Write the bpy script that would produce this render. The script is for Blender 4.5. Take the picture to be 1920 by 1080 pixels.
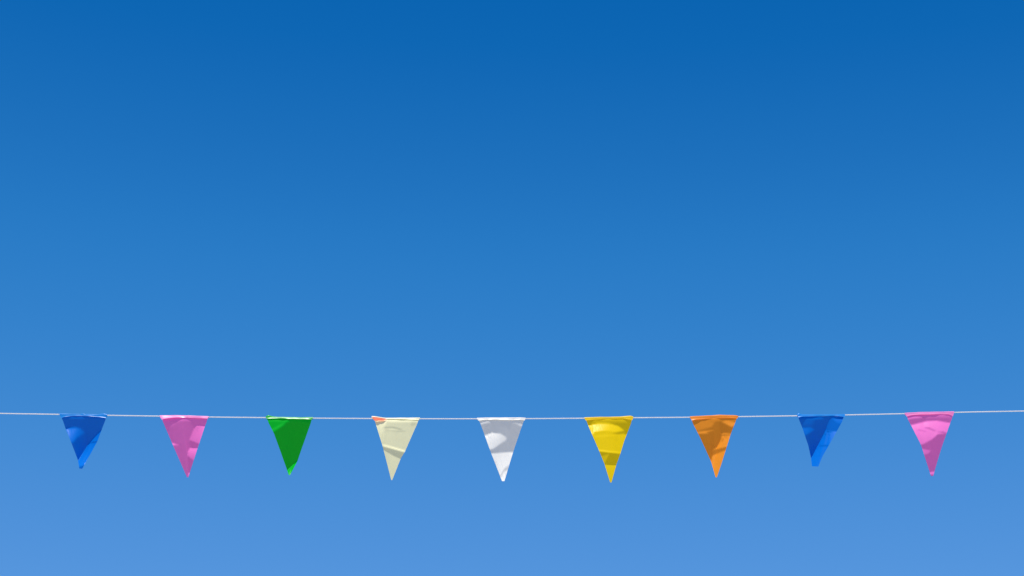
import bpy, bmesh, math, random
import numpy as np

# ------------------------------------------------------------------ camera, sky, sun, exposure
S = bpy.context.scene
for o in list(bpy.data.objects):
    bpy.data.objects.remove(o)
COL = S.collection
R = math.radians

PITCH, HFOV, EYE, DIST = R(21.0), R(30.0), 1.6, 8.0      # looking up at a line 8 m away
cam_d = bpy.data.cameras.new('camera')
cam = bpy.data.objects.new('camera', cam_d)
COL.objects.link(cam)
cam.location = (0, 0, EYE)
cam.rotation_euler = (R(90) + PITCH, 0, 0)
cam_d.sensor_width = 36
cam_d.lens = 18 / math.tan(HFOV / 2)
cam_d.clip_start, cam_d.clip_end = 0.05, 20000
S.camera = cam

SUN_EL, SUN_AZ = R(73), R(180 + 18)                      # high, behind the camera, a little to the left
SUN = np.array([math.sin(SUN_AZ) * math.cos(SUN_EL), math.cos(SUN_AZ) * math.cos(SUN_EL), math.sin(SUN_EL)])

world = bpy.data.worlds.new('World')
S.world = world
world.use_nodes = True
nt = world.node_tree
bg = nt.nodes['Background']
sky = nt.nodes.new('ShaderNodeTexSky')
sky.sky_type = 'NISHITA'
sky.sun_disc = False
sky.sun_elevation, sky.sun_rotation = SUN_EL, SUN_AZ
sky.air_density, sky.dust_density, sky.ozone_density = 0.6, 0.0, 10.0
# the camera's colour rendering of a deep blue sky: one tone curve per channel, the same all over the sky
SKY_TONE = [
    [(0, 0), (0.40, 0.0), (0.447, 0.0022), (0.51, 0.0122), (0.59, 0.028), (0.90, 0.089), (2.5, 0.28)],
    [(0, 0), (0.80, 0.103), (0.95, 0.123), (1.08, 0.159), (1.25, 0.209), (1.88, 0.298), (4.5, 0.53)],
    [(0, 0), (1.90, 0.375), (2.33, 0.434), (2.60, 0.494), (2.97, 0.580), (4.21, 0.716), (7.5, 0.90)],
]
sep = nt.nodes.new('ShaderNodeSeparateColor')
com = nt.nodes.new('ShaderNodeCombineColor')
nt.links.new(sky.outputs[0], sep.inputs[0])
for k in range(3):
    crv = nt.nodes.new('ShaderNodeFloatCurve')
    sc = nt.nodes.new('ShaderNodeMath'); sc.operation = 'MULTIPLY'; sc.inputs[1].default_value = 1 / 10
    ex = nt.nodes.new('ShaderNodeMath'); ex.operation = 'MULTIPLY'; ex.inputs[1].default_value = 10
    nt.links.new(sep.outputs[k], sc.inputs[0])
    nt.links.new(sc.outputs[0], crv.inputs['Value'])
    nt.links.new(crv.outputs[0], ex.inputs[0])
    nt.links.new(ex.outputs[0], com.inputs[k])
    cm = crv.mapping
    pts = [(x / 10, y) for x, y in SKY_TONE[k]] + [(1.0, SKY_TONE[k][-1][1] * 1.03)]
    c = cm.curves[0]
    c.points[0].location = pts[0]
    c.points[1].location = pts[-1]
    for p in pts[1:-1]:
        c.points.new(*p)
    cm.update()
nt.links.new(com.outputs[0], bg.inputs[0])
bg.inputs[1].default_value = 0.1

sun_d = bpy.data.lights.new('sun', 'SUN')
sun_d.energy, sun_d.angle, sun_d.color = 5.0, R(0.53), (1.0, 0.95, 0.87)
sun = bpy.data.objects.new('sun', sun_d)
COL.objects.link(sun)
sun.location = tuple(SUN * 20)
from mathutils import Vector
sun.rotation_euler = Vector(SUN).to_track_quat('Z', 'Y').to_euler()

S.render.engine = 'CYCLES'
S.view_settings.view_transform = 'Standard'
S.view_settings.look = 'None'
S.view_settings.exposure = 0
S.view_settings.gamma = 1
S.view_settings.use_curve_mapping = False

# ------------------------------------------------------------------ helpers
F = 960 / math.tan(HFOV / 2)


def at(px, py, off=0.0):
    """A point of the upright plane the line hangs in (1920 x 1080 picture units), in metres."""
    cx, cy = (px - 960) / F, (540 - py) / F
    d = (cx, math.cos(PITCH) - cy * math.sin(PITCH), math.sin(PITCH) + cy * math.cos(PITCH))
    t = DIST / d[1]
    return np.array([d[0] * t, DIST, EYE + d[2] * t])


def mesh_obj(name, verts, faces, mat, parent=None, smooth=True):
    me = bpy.data.meshes.new(name)
    me.from_pydata([tuple(map(float, v)) for v in verts], [], faces)
    me.materials.append(mat)
    for p in me.polygons:
        p.use_smooth = smooth
    me.update()
    o = bpy.data.objects.new(name, me)
    COL.objects.link(o)
    if parent is not None:
        o.parent = parent
        o.location = (0, 0, 0)
    return o


def grid_faces(nr, nc):
    return [(r * nc + c, r * nc + c + 1, (r + 1) * nc + c + 1, (r + 1) * nc + c)
            for r in range(nr - 1) for c in range(nc - 1)]


# ------------------------------------------------------------------ materials
def film_material(name, col, through=None, trans=0.33, rough=0.40, spec=0.18):
    """Thin dyed plastic film: diffuse, light coming through it, and a soft gloss."""
    m = bpy.data.materials.new(name)
    m.use_nodes = True
    n, l = m.node_tree.nodes, m.node_tree.links
    n.clear()
    out = n.new('ShaderNodeOutputMaterial')
    tc = n.new('ShaderNodeTexCoord')
    no = n.new('ShaderNodeTexNoise'); no.inputs['Scale'].default_value = 38; no.inputs['Detail'].default_value = 4
    l.new(tc.outputs['Object'], no.inputs['Vector'])
    ramp = n.new('ShaderNodeMapRange')
    ramp.inputs['To Min'].default_value, ramp.inputs['To Max'].default_value = 0.94, 1.05
    l.new(no.outputs['Fac'], ramp.inputs['Value'])
    bump = n.new('ShaderNodeBump'); bump.inputs['Strength'].default_value = 0.12; bump.inputs['Distance'].default_value = 0.002
    l.new(no.outputs['Fac'], bump.inputs['Height'])

    def tint(c):
        x = n.new('ShaderNodeVectorMath'); x.operation = 'SCALE'
        x.inputs[0].default_value = c
        l.new(ramp.outputs[0], x.inputs['Scale'])
        return x.outputs[0]
    pb = n.new('ShaderNodeBsdfPrincipled')
    pb.inputs['Roughness'].default_value = rough
    pb.inputs['Specular IOR Level'].default_value = spec
    l.new(tint(col), pb.inputs['Base Color'])
    l.new(bump.outputs[0], pb.inputs['Normal'])
    tr = n.new('ShaderNodeBsdfTranslucent')
    l.new(tint(through or col), tr.inputs['Color'])
    mix = n.new('ShaderNodeMixShader'); mix.inputs[0].default_value = trans
    l.new(pb.outputs[0], mix.inputs[1]); l.new(tr.outputs[0], mix.inputs[2])
    l.new(mix.outputs[0], out.inputs[0])
    return m


M = {
    'blue':   film_material('blue_film',   (0.0, 0.215, 0.78), (0.0, 0.003, 0.44)),
    'pink':   film_material('pink_film',   (0.99, 0.25, 0.65), (0.98, 0.008, 0.45)),
    'green':  film_material('green_film',  (0.0, 0.52, 0.025), (0.0, 0.43, 0.0)),
    'cream':  film_material('cream_film',  (0.92, 0.87, 0.53), (0.88, 0.83, 0.48)),
    'white':  film_material('white_film',  (0.84, 0.82, 0.765), (0.82, 0.80, 0.74)),
    'yellow': film_material('yellow_film', (0.98, 0.69, 0.001), (0.97, 0.60, 0.0)),
    'orange': film_material('orange_film', (0.94, 0.32, 0.022), (0.92, 0.24, 0.01)),
    'tape':   film_material('orange_red_film', (0.92, 0.22, 0.11), (0.92, 0.15, 0.05)),
}


# the folded hems are pressed smooth and glint more
HEM = {'blue': ((0.02, 0.30, 0.80), (0.0, 0.06, 0.6)), 'pink': ((0.94, 0.30, 0.64), (0.90, 0.06, 0.46)),
       'green': ((0.03, 0.50, 0.06), (0.0, 0.42, 0.01)), 'cream': ((0.84, 0.82, 0.60), (0.80, 0.78, 0.5)),
       'white': ((0.84, 0.82, 0.78), (0.82, 0.80, 0.75)), 'yellow': ((0.94, 0.66, 0.01), (0.92, 0.55, 0.0)),
       'orange': ((0.94, 0.32, 0.03), (0.92, 0.22, 0.01))}
HEM = {k: film_material(k + '_hem_film', a, b, 0.30, 0.30, 0.30) for k, (a, b) in HEM.items()}


def simple_material(name, c0, c1, scale, rough):
    m = bpy.data.materials.new(name)
    m.use_nodes = True
    n, l = m.node_tree.nodes, m.node_tree.links
    pb = n['Principled BSDF']
    tc = n.new('ShaderNodeTexCoord')
    no = n.new('ShaderNodeTexNoise'); no.inputs['Scale'].default_value = scale; no.inputs['Detail'].default_value = 6
    mx = n.new('ShaderNodeMix'); mx.data_type = 'RGBA'
    mx.inputs['A'].default_value, mx.inputs['B'].default_value = (*c0, 1), (*c1, 1)
    l.new(tc.outputs['Object'], no.inputs['Vector'])
    l.new(no.outputs['Fac'], mx.inputs['Factor'])
    l.new(mx.outputs['Result'], pb.inputs['Base Color'])
    pb.inputs['Roughness'].default_value = rough
    return m


# ------------------------------------------------------------------ ground (below the frame)
GM = simple_material('pale_paving', (0.40, 0.345, 0.28), (0.48, 0.43, 0.35), 0.6, 0.85)
g = mesh_obj('ground', [(-6000, -6000, 0), (6000, -6000, 0), (6000, 6000, 0), (-6000, 6000, 0)], [(0, 1, 2, 3)], GM)
g['kind'] = 'structure'

# ------------------------------------------------------------------ cord
CORD = [(-700, 757), (-300, 768), (0, 775.2), (112, 776.9), (203, 778.8), (300, 780.2), (392, 782), (498, 783), (588, 784.1),
        (696, 784.7), (787, 785.1), (894, 785.2), (985, 785), (1096, 784.2), (1187, 783.2), (1293, 782.4), (1384, 781.2),
        (1495, 779.6), (1585, 778), (1697, 775.6), (1790, 773.2), (1835, 772), (1920, 770.8), (2220, 762), (2620, 750)]
CX = np.array([p[0] for p in CORD], float)
CY = np.array([p[1] for p in CORD], float)


def cord_y(px):
    xs = np.array([px - 40, px - 20, px, px + 20, px + 40])
    return float(np.interp(xs, CX, CY).mean())


def build_cord():
    n, k, rad, pitch = 2200, 8, 0.0023, 0.016
    xs = np.linspace(CX[0], CX[-1], n)
    verts, s = [], 0.0
    prev = None
    for px in xs:
        p = at(px, cord_y(px))
        if prev is not None:
            s += np.linalg.norm(p - prev)
        prev = p
        for j in range(k):
            a = 2 * math.pi * j / k
            r = rad * (1 + 0.03 * math.cos(2 * (a - math.pi * s / pitch)))     # two twisted strands
            verts.append((p[0], p[1] + r * math.cos(a), p[2] + r * math.sin(a)))
    faces = [(i * k + j, i * k + (j + 1) % k, (i + 1) * k + (j + 1) % k, (i + 1) * k + j)
             for i in range(n - 1) for j in range(k)]
    m = film_material('white_cord', (0.86, 0.86, 0.86), (0.88, 0.88, 0.88), 0.5, 0.5)
    o = mesh_obj('cord', verts, faces, m)
    o['label'] = 'thin taut white cord running across the sky, holding the pennants'
    o['category'] = 'cord'
    return o


build_cord()

# ------------------------------------------------------------------ pennants
# Outlines and folds in units of 1/7.71 picture pixel from each pennant's own corner (ox, oy).
# face: how far each patch of the film turns up to the sun: 0 = edge-on to it, 1 = well turned to it;
#       each entry (outline, value, slope in x, slope in y per 100 units, softness).
# hem: (x, drop of the folded flap, how far the flap stands out) along the top.
U = 1041 / 135
PENNANTS = [
    dict(col='blue', ox=90, oy=760, label='first pennant from the left, blue with a curled lit strip on its right edge',
         left=[(168, 138), (215, 220), (255, 340), (330, 520), (435, 800), (452, 912)],
         right=[(858, 140), (835, 200), (785, 330), (715, 520), (605, 720), (495, 915)],
         base=0.0,
         face=[([(200, 345), (260, 332), (400, 318), (470, 336), (540, 395), (420, 470), (360, 540), (200, 520)], .62, -.28, -.12, 22),
               ([(830, 250), (785, 330), (610, 520), (435, 800), (420, 960), (540, 960), (760, 560), (900, 330)], .80, 0, .10, 10),
               ([(585, 548), (640, 528), (760, 512), (760, 530), (650, 545)], .2, 0, 0, 8),
               ([(440, 890), (520, 860), (540, 960), (420, 960)], .3, 0, 0, 20)],
         curl=4, lift=[(0, 0), (.44, 0), (.49, 10), (.54, 0), (.8, 0), (.93, 16), (1, 6)],
         hem=[(0, 62, .8), (.1, 55, .8), (.25, 40, .7), (.45, 36, .6), (.7, 42, .6), (.9, 50, .9), (1, 46, .9)]),
    dict(col='pink', ox=280, oy=760, label='mostly shaded pink pennant between the left blue one and the green one',
         left=[(152, 160), (190, 222), (330, 550), (430, 780), (545, 1045)],
         right=[(860, 165), (848, 190), (800, 315), (705, 600), (640, 800), (565, 1045)],
         base=.06,
         face=[([(140, 200), (500, 180), (300, 320), (220, 330)], .22, 0, -.1, 40),
               ([(680, 288), (740, 284), (860, 315), (760, 570), (580, 500), (640, 350)], .55, .05, -.06, 12),
               ([(590, 618), (780, 618), (720, 760), (640, 800), (552, 730), (560, 660)], .58, .1, -.30, 12),
               ([(300, 540), (330, 546), (415, 568), (300, 580)], .8, 0, 0, 8),
               ([(560, 990), (600, 960), (600, 1030), (560, 1030)], .6, 0, 0, 8)],
         curl=1.1, lift=[(0, 0), (.3, 8), (.6, 8), (1, 0)],
         hem=[(0, 78, 2.0), (.15, 70, 1.9), (.35, 44, 1.3), (.55, 26, .6), (.8, 34, .8), (1, 30, 1.0)]),
    dict(col='green', ox=475, oy=765, label='the only green pennant on the line',
         left=[(180, 135), (300, 372), (400, 650), (490, 908), (512, 972)],
         right=[(862, 140), (840, 190), (700, 590), (640, 770), (600, 845), (530, 974)],
         base=.0,
         face=[([(150, 150), (520, 150), (480, 205), (420, 262), (290, 345), (240, 330)], .38, 0, 0, 14),
               ([(240, 310), (330, 270), (460, 200), (440, 240), (290, 340)], .62, 0, 0, 16),
               ([(690, 180), (830, 170), (820, 225), (750, 215)], .22, 0, 0, 20),
               ([(660, 740), (490, 905), (480, 1000), (560, 1000), (700, 800)], 1.0, 0, 0, 8)],
         curl=1.2, lift=[(0, 10), (.05, 30), (.12, 14), (.25, 2), (.7, 0), (1, 4)],
         hem=[(0, 30, .9), (.2, 28, .9), (.5, 28, .8), (.8, 24, .9), (1, 30, .9)]),
    dict(col='cream', ox=675, oy=770, label='cream pennant with an orange-red patch at its upper left corner',
         left=[(168, 95), (215, 150), (325, 505), (440, 955), (452, 1000)],
         right=[(866, 106), (800, 250), (650, 590), (590, 690), (466, 1000)],
         base=.40,
         face=[([(180, 140), (400, 130), (350, 250), (335, 380), (330, 450), (270, 455)], .74, 0, 0, 22),
               ([(420, 120), (760, 125), (840, 150), (640, 165), (420, 180)], .55, 0, 0, 16),
               ([(350, 235), (480, 232), (610, 268), (600, 280), (470, 250), (350, 252)], .02, 0, 0, 9),
               ([(380, 285), (560, 285), (660, 300), (560, 302)], .08, 0, 0, 9),
               ([(360, 262), (470, 262), (600, 284), (500, 282)], .62, 0, 0, 9),
               ([(740, 160), (800, 150), (820, 200), (740, 230)], .2, 0, 0, 18),
               ([(300, 470), (420, 505), (640, 570), (700, 590), (700, 605), (640, 598), (420, 535), (300, 510)], .85, 0, 0, 7),
               ([(300, 508), (350, 520), (640, 602), (700, 620), (600, 700), (470, 645), (345, 565), (300, 545)], .0, 0, 0, 9)],
         curl=1.5, lift=[(0, 26), (.08, 24), (.3, 0), (1, 6)],
         hem=[(0, 40, .9), (.3, 22, .8), (.6, 24, .8), (1, 24, .9)]),
    dict(col='white', ox=870, oy=770, label='white pennant in the middle, between the cream and the yellow ones',
         left=[(186, 115), (240, 192), (300, 360), (395, 620), (470, 810), (548, 1012)],
         right=[(890, 118), (840, 215), (710, 605), (640, 830), (584, 1012)],
         base=.04,
         face=[([(190, 165), (240, 170), (370, 140), (375, 155), (250, 195), (200, 210)], .6, 0, 0, 8),
               ([(745, 182), (860, 205), (850, 225), (800, 214)], .55, 0, 0, 8),
               ([(250, 390), (300, 360), (400, 318), (530, 333), (612, 385), (612, 425), (540, 470), (430, 545), (300, 590)], .72, -.18, -.10, 10),
               ([(300, 560), (400, 560), (420, 610), (320, 622)], .05, 0, 0, 10),
               ([(340, 622), (395, 618), (710, 600), (780, 605), (640, 900), (600, 1040), (500, 1040)], .82, 0, .04, 8),
               ([(590, 825), (650, 785), (650, 850), (570, 880), (540, 950), (520, 940)], .35, 0, 0, 14)],
         curl=1.3, lift=[(0, 0), (.2, 8), (.9, 8), (1, 2)],
         hem=[(0, 40, 1.0), (.2, 28, .8), (.5, 36, .9), (.7, 38, .9), (.9, 24, .8), (1, 34, 1.0)]),
    dict(col='yellow', ox=1075, oy=770, label='the only yellow pennant on the line',
         left=[(160, 112), (215, 215), (370, 572), (450, 770), (532, 1035)],
         right=[(866, 102), (845, 160), (740, 430), (680, 622), (620, 790), (552, 1035)],
         base=.50,
         face=[([(140, 130), (880, 110), (880, 330), (740, 345), (735, 290), (650, 222), (520, 186), (370, 180), (215, 216), (140, 240)], .02, 0, 0, 9),
               ([(180, 225), (370, 182), (520, 188), (650, 224), (735, 292), (640, 300), (450, 310), (260, 345)], .80, -.09, -.03, 8),
               ([(190, 225), (300, 205), (330, 240), (280, 330), (240, 320)], 1.1, 0, 0, 16),
               ([(560, 330), (640, 310), (740, 290), (760, 330), (640, 345)], .08, 0, 0, 9),
               ([(300, 310), (450, 290), (560, 300), (450, 318), (300, 345)], .45, 0, 0, 9),
               ([(290, 365), (480, 345), (700, 345), (480, 375), (300, 385)], .62, 0, 0, 12),
               ([(340, 548), (370, 558), (500, 580), (690, 600), (690, 615), (500, 598), (350, 575)], .85, 0, 0, 6),
               ([(350, 580), (400, 592), (690, 622), (700, 650), (625, 782), (450, 778), (400, 650), (360, 640)], .0, 0, 0, 9),
               ([(395, 655), (520, 622), (450, 765), (420, 750)], .26, 0, 0, 14),
               ([(440, 790), (640, 785), (600, 1060), (520, 1060)], .42, 0, -.05, 8)],
         curl=2, lift=[(0, 0), (.3, 8), (.7, 8), (.95, 20), (1, 6)],
         hem=[(0, 44, .7), (.2, 34, .5), (.5, 26, .4), (.8, 28, .4), (.9, 42, .6), (1, 48, .8)]),
    dict(col='orange', ox=1270, oy=765, label='the only orange pennant on the line, beside the yellow one',
         left=[(182, 135), (215, 205), (340, 450), (490, 785), (552, 1000)],
         right=[(880, 125), (830, 225), (770, 385), (715, 560), (640, 800), (572, 1000)],
         base=.04,
         face=[([(200, 200), (340, 180), (540, 200), (500, 270), (400, 300), (300, 330), (240, 290)], .34, 0, 0, 16),
               ([(270, 350), (340, 338), (540, 318), (420, 350), (450, 365), (320, 372)], .6, 0, 0, 9),
               ([(640, 200), (720, 180), (860, 215), (790, 275), (720, 240)], .68, 0, 0, 9),
               ([(630, 365), (700, 360), (800, 375), (800, 390), (640, 385)], .55, 0, 0, 9),
               ([(640, 400), (820, 395), (735, 555), (500, 612), (570, 575), (625, 470)], .76, 0, .04, 7),
               ([(495, 612), (735, 558), (720, 595), (600, 650), (505, 690)], .12, 0, 0, 7),
               ([(508, 690), (600, 650), (720, 600), (600, 1020), (540, 1020), (480, 790)], .66, 0, 0, 8)],
         curl=2.5, lift=[(0, 0), (.1, 4), (.6, 22), (.95, 10), (1, 0)],
         hem=[(0, 55, 1.1), (.15, 52, .9), (.35, 42, .6), (.6, 44, .4), (.85, 40, .5), (1, 40, .7)]),
    dict(col='blue', ox=1470, oy=760, label='blue pennant with a blunt cut-off tip, between the orange and the right pink ones',
         left=[(190, 140), (265, 325), (350, 580), (390, 765), (404, 882)],
         right=[(880, 165), (770, 362), (640, 592), (560, 730), (496, 884)],
         base=.0,
         face=[([(220, 180), (480, 170), (400, 280), (260, 300)], .16, 0, 0, 40),
               ([(230, 335), (280, 325), (380, 318), (440, 350), (370, 400), (300, 440)], .42, -.15, -.1, 18),
               ([(650, 200), (760, 230), (900, 200), (780, 420), (640, 400), (590, 370), (610, 300)], .34, 0, 0, 22),
               ([(690, 195), (900, 175), (830, 270), (760, 250)], .55, 0, 0, 12),
               ([(600, 355), (800, 380), (690, 590), (560, 780), (520, 910), (390, 910), (388, 765), (520, 520)], .72, 0, 0, 8),
               ([(520, 575), (680, 572), (680, 592), (510, 598)], .35, 0, 0, 8)],
         curl=2.5, lift=[(0, 10), (.04, 30), (.09, 8), (.9, 0), (1, 0)],
         hem=[(0, 40, 1.3), (.1, 26, .9), (.4, 22, .6), (.75, 26, .5), (.9, 46, .8), (1, 46, 1.0)]),
    dict(col='pink', ox=1675, oy=760, label='rightmost pennant, pink with a broad sunlit bulge across its upper half',
         left=[(165, 125), (205, 192), (255, 285), (400, 567), (470, 790), (544, 1022)],
         right=[(876, 108), (850, 185), (820, 262), (700, 602), (640, 800), (576, 1022)],
         base=.05,
         face=[([(190, 170), (400, 145), (420, 165), (210, 200)], .5, 0, 0, 9),
               ([(200, 300), (255, 285), (480, 230), (620, 222), (880, 265), (800, 400), (640, 420), (560, 490), (430, 560), (320, 570)], .68, -.02, -.10, 9),
               ([(440, 318), (520, 318), (620, 365), (600, 378), (500, 340)], .30, 0, 0, 9),
               ([(640, 382), (720, 378), (800, 402), (790, 418), (700, 400)], .12, 0, 0, 9),
               ([(360, 345), (480, 370), (460, 390), (360, 362)], .45, 0, 0, 9),
               ([(360, 620), (415, 628), (545, 656), (500, 700), (420, 720)], .42, -.1, -.2, 10),
               ([(510, 965), (610, 960), (610, 1000), (520, 1000)], .6, 0, 0, 7)],
         curl=2, lift=[(0, 0), (.3, 8), (1, 4)],
         hem=[(0, 60, .9), (.2, 45, .9), (.45, 42, .8), (.7, 34, .7), (.9, 40, .7), (1, 70, .8)]),
]

GX, GY = 64, 76                       # height-field nodes over a 900 x 1060-unit field
FX0, FX1, FY0, FY1 = 100.0, 940.0, 60.0, 1080.0
NODE_X, NODE_Y = np.linspace(FX0, FX1, GX), np.linspace(FY0, FY1, GY)
UNIT = DIST / math.cos(R(17.2)) / F / U          # metres per unit, across the line of sight
HX = (FX1 - FX0) / (GX - 1) * UNIT
HZ = (FY1 - FY0) / (GY - 1) * UNIT / math.cos(R(17.2))
EL = R(17.2)
WC, WS = math.cos(EL), math.sin(EL)              # the film bellies out towards and slightly below the viewer


def belly_x(p):
    """Sideways part of the direction in which this pennant bellies out."""
    return -(p['ox'] + 67.5 - 960) / F / math.cos(PITCH) * WC


def soft_poly(X, Y, pts, soft):
    P = np.array(pts, float)
    inside = np.zeros(X.shape, bool)
    dist = np.full(X.shape, 1e9)
    for i in range(len(P)):
        (x0, y0), (x1, y1) = P[i], P[(i + 1) % len(P)]
        c = ((y0 > Y) != (y1 > Y)) & (X < (x1 - x0) * (Y - y0) / (y1 - y0 + 1e-9) + x0)
        inside ^= c
        dx, dy = x1 - x0, y1 - y0
        t = np.clip(((X - x0) * dx + (Y - y0) * dy) / (dx * dx + dy * dy + 1e-9), 0, 1)
        dist = np.minimum(dist, np.hypot(X - x0 - t * dx, Y - y0 - t * dy))
    sd = np.where(inside, dist, -dist)
    t = np.clip(0.5 + sd / (2 * soft), 0, 1)
    return t * t * (3 - 2 * t)


XC, YC = np.meshgrid((NODE_X[1:] + NODE_X[:-1]) / 2, (NODE_Y[1:] + NODE_Y[:-1]) / 2)
B_SHADE, B_LIT = -0.012, 0.80


def facing(p):
    """How the film of this pennant is turned to the sun, cell by cell, and how much each cell counts."""
    f = np.full(XC.shape, float(p['base']))
    for pts, v, gx, gy, soft in p['face']:
        c = np.array(pts, float).mean(0)
        m = soft_poly(XC, YC, pts, max(soft, 8))
        f = f * (1 - m) + m * (v + gx * (XC - c[0]) / 100 + gy * (YC - c[1]) / 100)
    lx = np.interp(YC, [q[1] for q in p['left']], [q[0] for q in p['left']])
    rx = np.interp(YC, [q[1] for q in p['right']], [q[0] for q in p['right']])
    inside = (XC > lx - 18) & (XC < rx + 18) & (YC > 90) & (YC < p['left'][-1][1] + 18)
    return B_SHADE + np.clip(f, -.3, 1.15) * (B_LIT - B_SHADE), np.where(inside, 1.0, 0.02)


def relax_folds():
    """Find film surfaces whose folds turn to the sun that way (all pennants at once)."""
    tw = [facing(p) for p in PENNANTS]
    B, Wt = np.stack([t[0] for t in tw]), np.stack([t[1] for t in tw])
    lx, ly, lz = SUN[0], -SUN[1], SUN[2]
    WX = np.array([belly_x(p) for p in PENNANTS])[:, None, None]

    def grads(D):
        gx = (D[:, :, 1:] - D[:, :, :-1]) / HX
        gz = -(D[:, 1:, :] - D[:, :-1, :]) / HZ
        return (gx[:, 1:] + gx[:, :-1]) / 2, (gz[:, :, 1:] + gz[:, :, :-1]) / 2

    def grads_T(ax, az):
        out = np.zeros((ax.shape[0], GY, GX))
        h = ax / (2 * HX)
        for r in (slice(1, None), slice(None, -1)):
            out[:, r, 1:] += h
            out[:, r, :-1] -= h
        h = az / (2 * HZ)
        for c in (slice(1, None), slice(None, -1)):
            out[:, 1:, c] -= h
            out[:, :-1, c] += h
        return out

    def lap(D):
        o = np.zeros_like(D)
        o[:, 1:-1, :] += D[:, 2:, :] - 2 * D[:, 1:-1, :] + D[:, :-2, :]
        o[:, :, 1:-1] += D[:, :, 2:] - 2 * D[:, :, 1:-1] + D[:, :, :-2]
        return o

    def lap_T(E):
        o = np.zeros_like(E)
        o[:, 2:, :] += E[:, 1:-1, :]; o[:, 1:-1, :] -= 2 * E[:, 1:-1, :]; o[:, :-2, :] += E[:, 1:-1, :]
        o[:, :, 2:] += E[:, :, 1:-1]; o[:, :, 1:-1] -= 2 * E[:, :, 1:-1]; o[:, :, :-2] += E[:, :, 1:-1]
        return o

    def shade(dx, dz):
        nx, ny, nz = -WC * dx, 1 - WS * dz + WX * dx, -WC * dz  # ny counted towards the viewer
        m = np.sqrt(nx * nx + ny * ny + nz * nz)
        q = nx * lx + ny * ly + nz * lz
        s = q / m
        sx = (-WC * lx + WX * ly) / m - q * (nx * -WC + ny * WX) / m ** 3
        sz = (-WS * ly - WC * lz) / m - q * (ny * -WS + nz * -WC) / m ** 3
        return s, sx, sz

    MU, LAM = 0.006, 3.2
    pin = np.zeros((1, GY, 1)); pin[0, :5, 0] = 3000.0
    D = np.zeros((len(PENNANTS), GY, GX))
    for it in range(14):
        dx, dz = grads(D)
        s, sx, sz = shade(dx, dz)
        r = s - B
        mu = MU * (8 if it < 4 else 1)

        def A(V):
            vx, vz = grads(V)
            j = Wt * (sx * vx + sz * vz)
            return grads_T(sx * j + mu * vx, sz * j + 0.004 * vz) + LAM * lap_T(lap(V)) + pin * V
        b = -(grads_T(sx * Wt * r + mu * dx, sz * Wt * r + 0.004 * dz) + LAM * lap_T(lap(D)) + pin * D)
        V = np.zeros_like(D); res = b.copy(); d = res.copy()
        rr = (res * res).sum((1, 2), keepdims=True)
        for k in range(90):
            Ad = A(d)
            al = rr / ((d * Ad).sum((1, 2), keepdims=True) + 1e-20)
            V += al * d
            res -= al * Ad
            r2 = (res * res).sum((1, 2), keepdims=True)
            d = res + r2 / (rr + 1e-20) * d
            rr = r2
        step = 1.0 if it > 2 else 0.7
        D += step * V
    s, _, _ = shade(*grads(D))
    print('fold misfit', np.sqrt(((s - B) ** 2 * (Wt > .5)).sum((1, 2)) / (Wt > .5).sum((1, 2))).round(3),
          'depth', D.min((1, 2)).round(3), D.max((1, 2)).round(3))
    return D


HEIGHTS = relax_folds()


def sample(D, x, y):
    fx = np.clip((x - FX0) / (FX1 - FX0) * (GX - 1), 0, GX - 1.001)
    fy = np.clip((y - FY0) / (FY1 - FY0) * (GY - 1), 0, GY - 1.001)
    ix, iy = int(fx), int(fy)
    a, b = fx - ix, fy - iy
    return (D[iy, ix] * (1 - a) + D[iy, ix + 1] * a) * (1 - b) + (D[iy + 1, ix] * (1 - a) + D[iy + 1, ix + 1] * a) * b




def along(line, t):
    P = np.array(line, float)
    s = np.r_[0, np.cumsum(np.hypot(*np.diff(P, axis=0).T))]
    s /= s[-1]
    return np.array([np.interp(t, s, P[:, 0]), np.interp(t, s, P[:, 1])])


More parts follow.
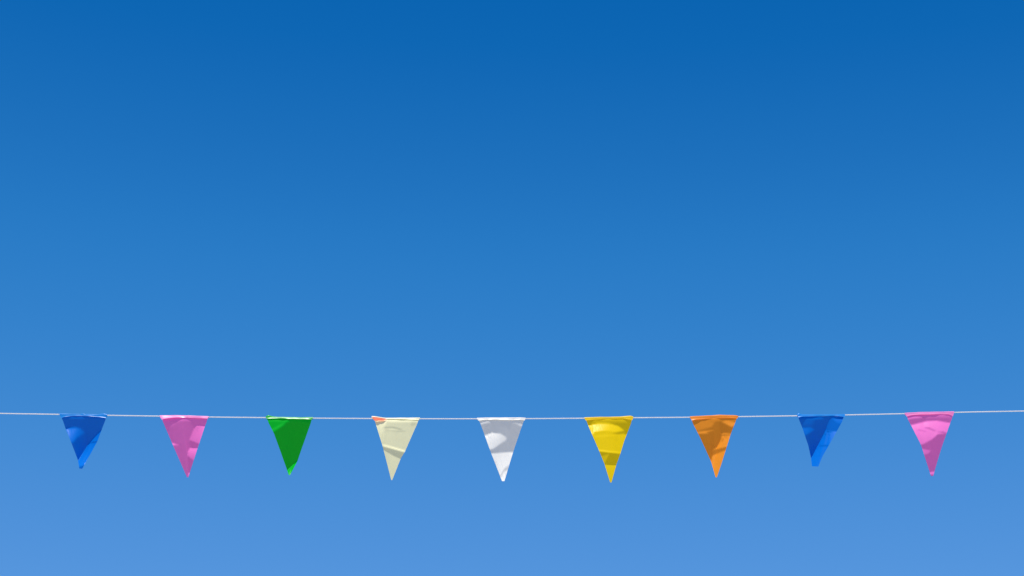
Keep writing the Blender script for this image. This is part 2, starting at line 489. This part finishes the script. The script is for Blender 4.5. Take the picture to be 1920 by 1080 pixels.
def build_pennant(p, D):
    root = bpy.data.objects.new('pennant', None)
    COL.objects.link(root)
    root['label'], root['category'], root['group'] = p['label'], 'pennant', 'pennants hanging on the cord'
    cx = p['ox'] + (p['left'][0][0] + p['right'][0][0]) / 2 / U
    base = at(cx, cord_y(cx))
    root.location = tuple(base)
    root.empty_display_size = 0.05
    belly = np.array([belly_x(p), -WC, -WS])

    def top_y(x):                       # the film's top runs along the cord
        return (cord_y(p['ox'] + x / U) - p['oy']) * U

    def pos(x, y, dep):
        return at(p['ox'] + x / U, p['oy'] + y / U) + belly * dep - base
    NR, NC = 84, 52
    verts = []
    d0 = np.mean([sample(D, x, p['left'][0][1] + 12) for x in np.linspace(p['left'][0][0], p['right'][0][0], 12)])
    for r in range(NR):
        t = r / (NR - 1)
        a, b = along(p['left'], t), along(p['right'], t)
        for c in range(NC):
            u = c / (NC - 1)
            q = a * (1 - u) + b * u
            if r < 8:                   # the first rows follow the cord
                k = r / 8
                q[1] = q[1] * k + (1 - k) * (top_y(q[0]) + r * 2)
            dep = sample(D, q[0], q[1]) - d0
            k = min(1, r / 7)
            dep = dep * k * k * (3 - 2 * k) + 0.0062 * k
            verts.append(pos(q[0], q[1], dep))
    panel = mesh_obj('panel', verts, grid_faces(NR, NC), M[p['col']], root)
    # the hem: film folded over the cord, its loose flap standing off the panel
    xs0, xs1 = p['left'][0][0], p['right'][0][0]
    hu, hd, hf = zip(*p['hem'])
    lu, lh = zip(*p.get('lift', [(0, 0), (1, 0)]))
    curl = p.get('curl', 2.2)
    NX = 60
    hv = []
    ly, ry = [q[1] for q in p['left']], [q[1] for q in p['right']]
    lxs, rxs = [q[0] for q in p['left']], [q[0] for q in p['right']]
    for i in range(NX):
        u = i / (NX - 1)
        x = xs0 + (xs1 - xs0) * u
        drop = np.interp(u, hu, hd) * (0.62 + 0.10 * math.sin(5.3 * u + p['ox']) + 0.25 * abs(2 * u - 1) ** 6)
        out = np.interp(u, hu, hf) * 0.0055
        lift = np.interp(u, lu, lh) * UNIT
        wob = 0.0005 * math.sin(9 * u + p['ox']) + 0.0004 * math.sin(23 * u)
        ty = top_y(x)
        rad = 0.0033 + 0.0008 * abs(u - .5) + wob * .4
        pts = [(0.0012, -26, 0), (0.0022, -13, 0)]
        for j in range(7):
            a = -0.15 + (math.pi + 0.1) * j / 6
            pts.append((rad * math.cos(a), 0, (rad * .9 + max(lift, 0)) * math.sin(a) + .0003))
        for j in range(1, 9):
            k = j / 8
            pts.append((-rad - (out - rad * .5) * (.25 * k + .75 * k ** curl) - wob * k, -drop * k, 0))
        for (dy, dn, dz) in pts:
            y = ty - dn
            a, b = np.interp(y, ly, lxs), np.interp(y, ry, rxs)    # the flap ends where the panel's edges end
            xx = a + (b - a) * u if dn else x
            hv.append(pos(xx, y, 0) + np.array([0, dy, dz]))
    hem = mesh_obj('hem', hv, grid_faces(NX, len(pts)), HEM[p['col']], root)
    if p['col'] == 'cream':             # a scrap of orange-red film stuck on the corner
        tv = []
        tl = [(170, 84), (206, 142)]
        tr = [(392, 120), (340, 145)]
        nr, nc = 6, 12
        for r in range(nr):
            t = r / (nr - 1)
            a, b = along(tl, t), along(tr, t)
            for c in range(nc):
                u = c / (nc - 1)
                q = a * (1 - u) + b * u
                tv.append(pos(q[0], q[1], 0.0125 - .002 * u + .006 * t + .001 * math.sin(5 * u)))
        o = mesh_obj('corner_patch', tv, grid_faces(nr, nc), M['tape'], root)
        o['label'] = 'orange-red scrap of film at the upper left corner'
    return root


for p, D in zip(PENNANTS, HEIGHTS):
    build_pennant(p, D)
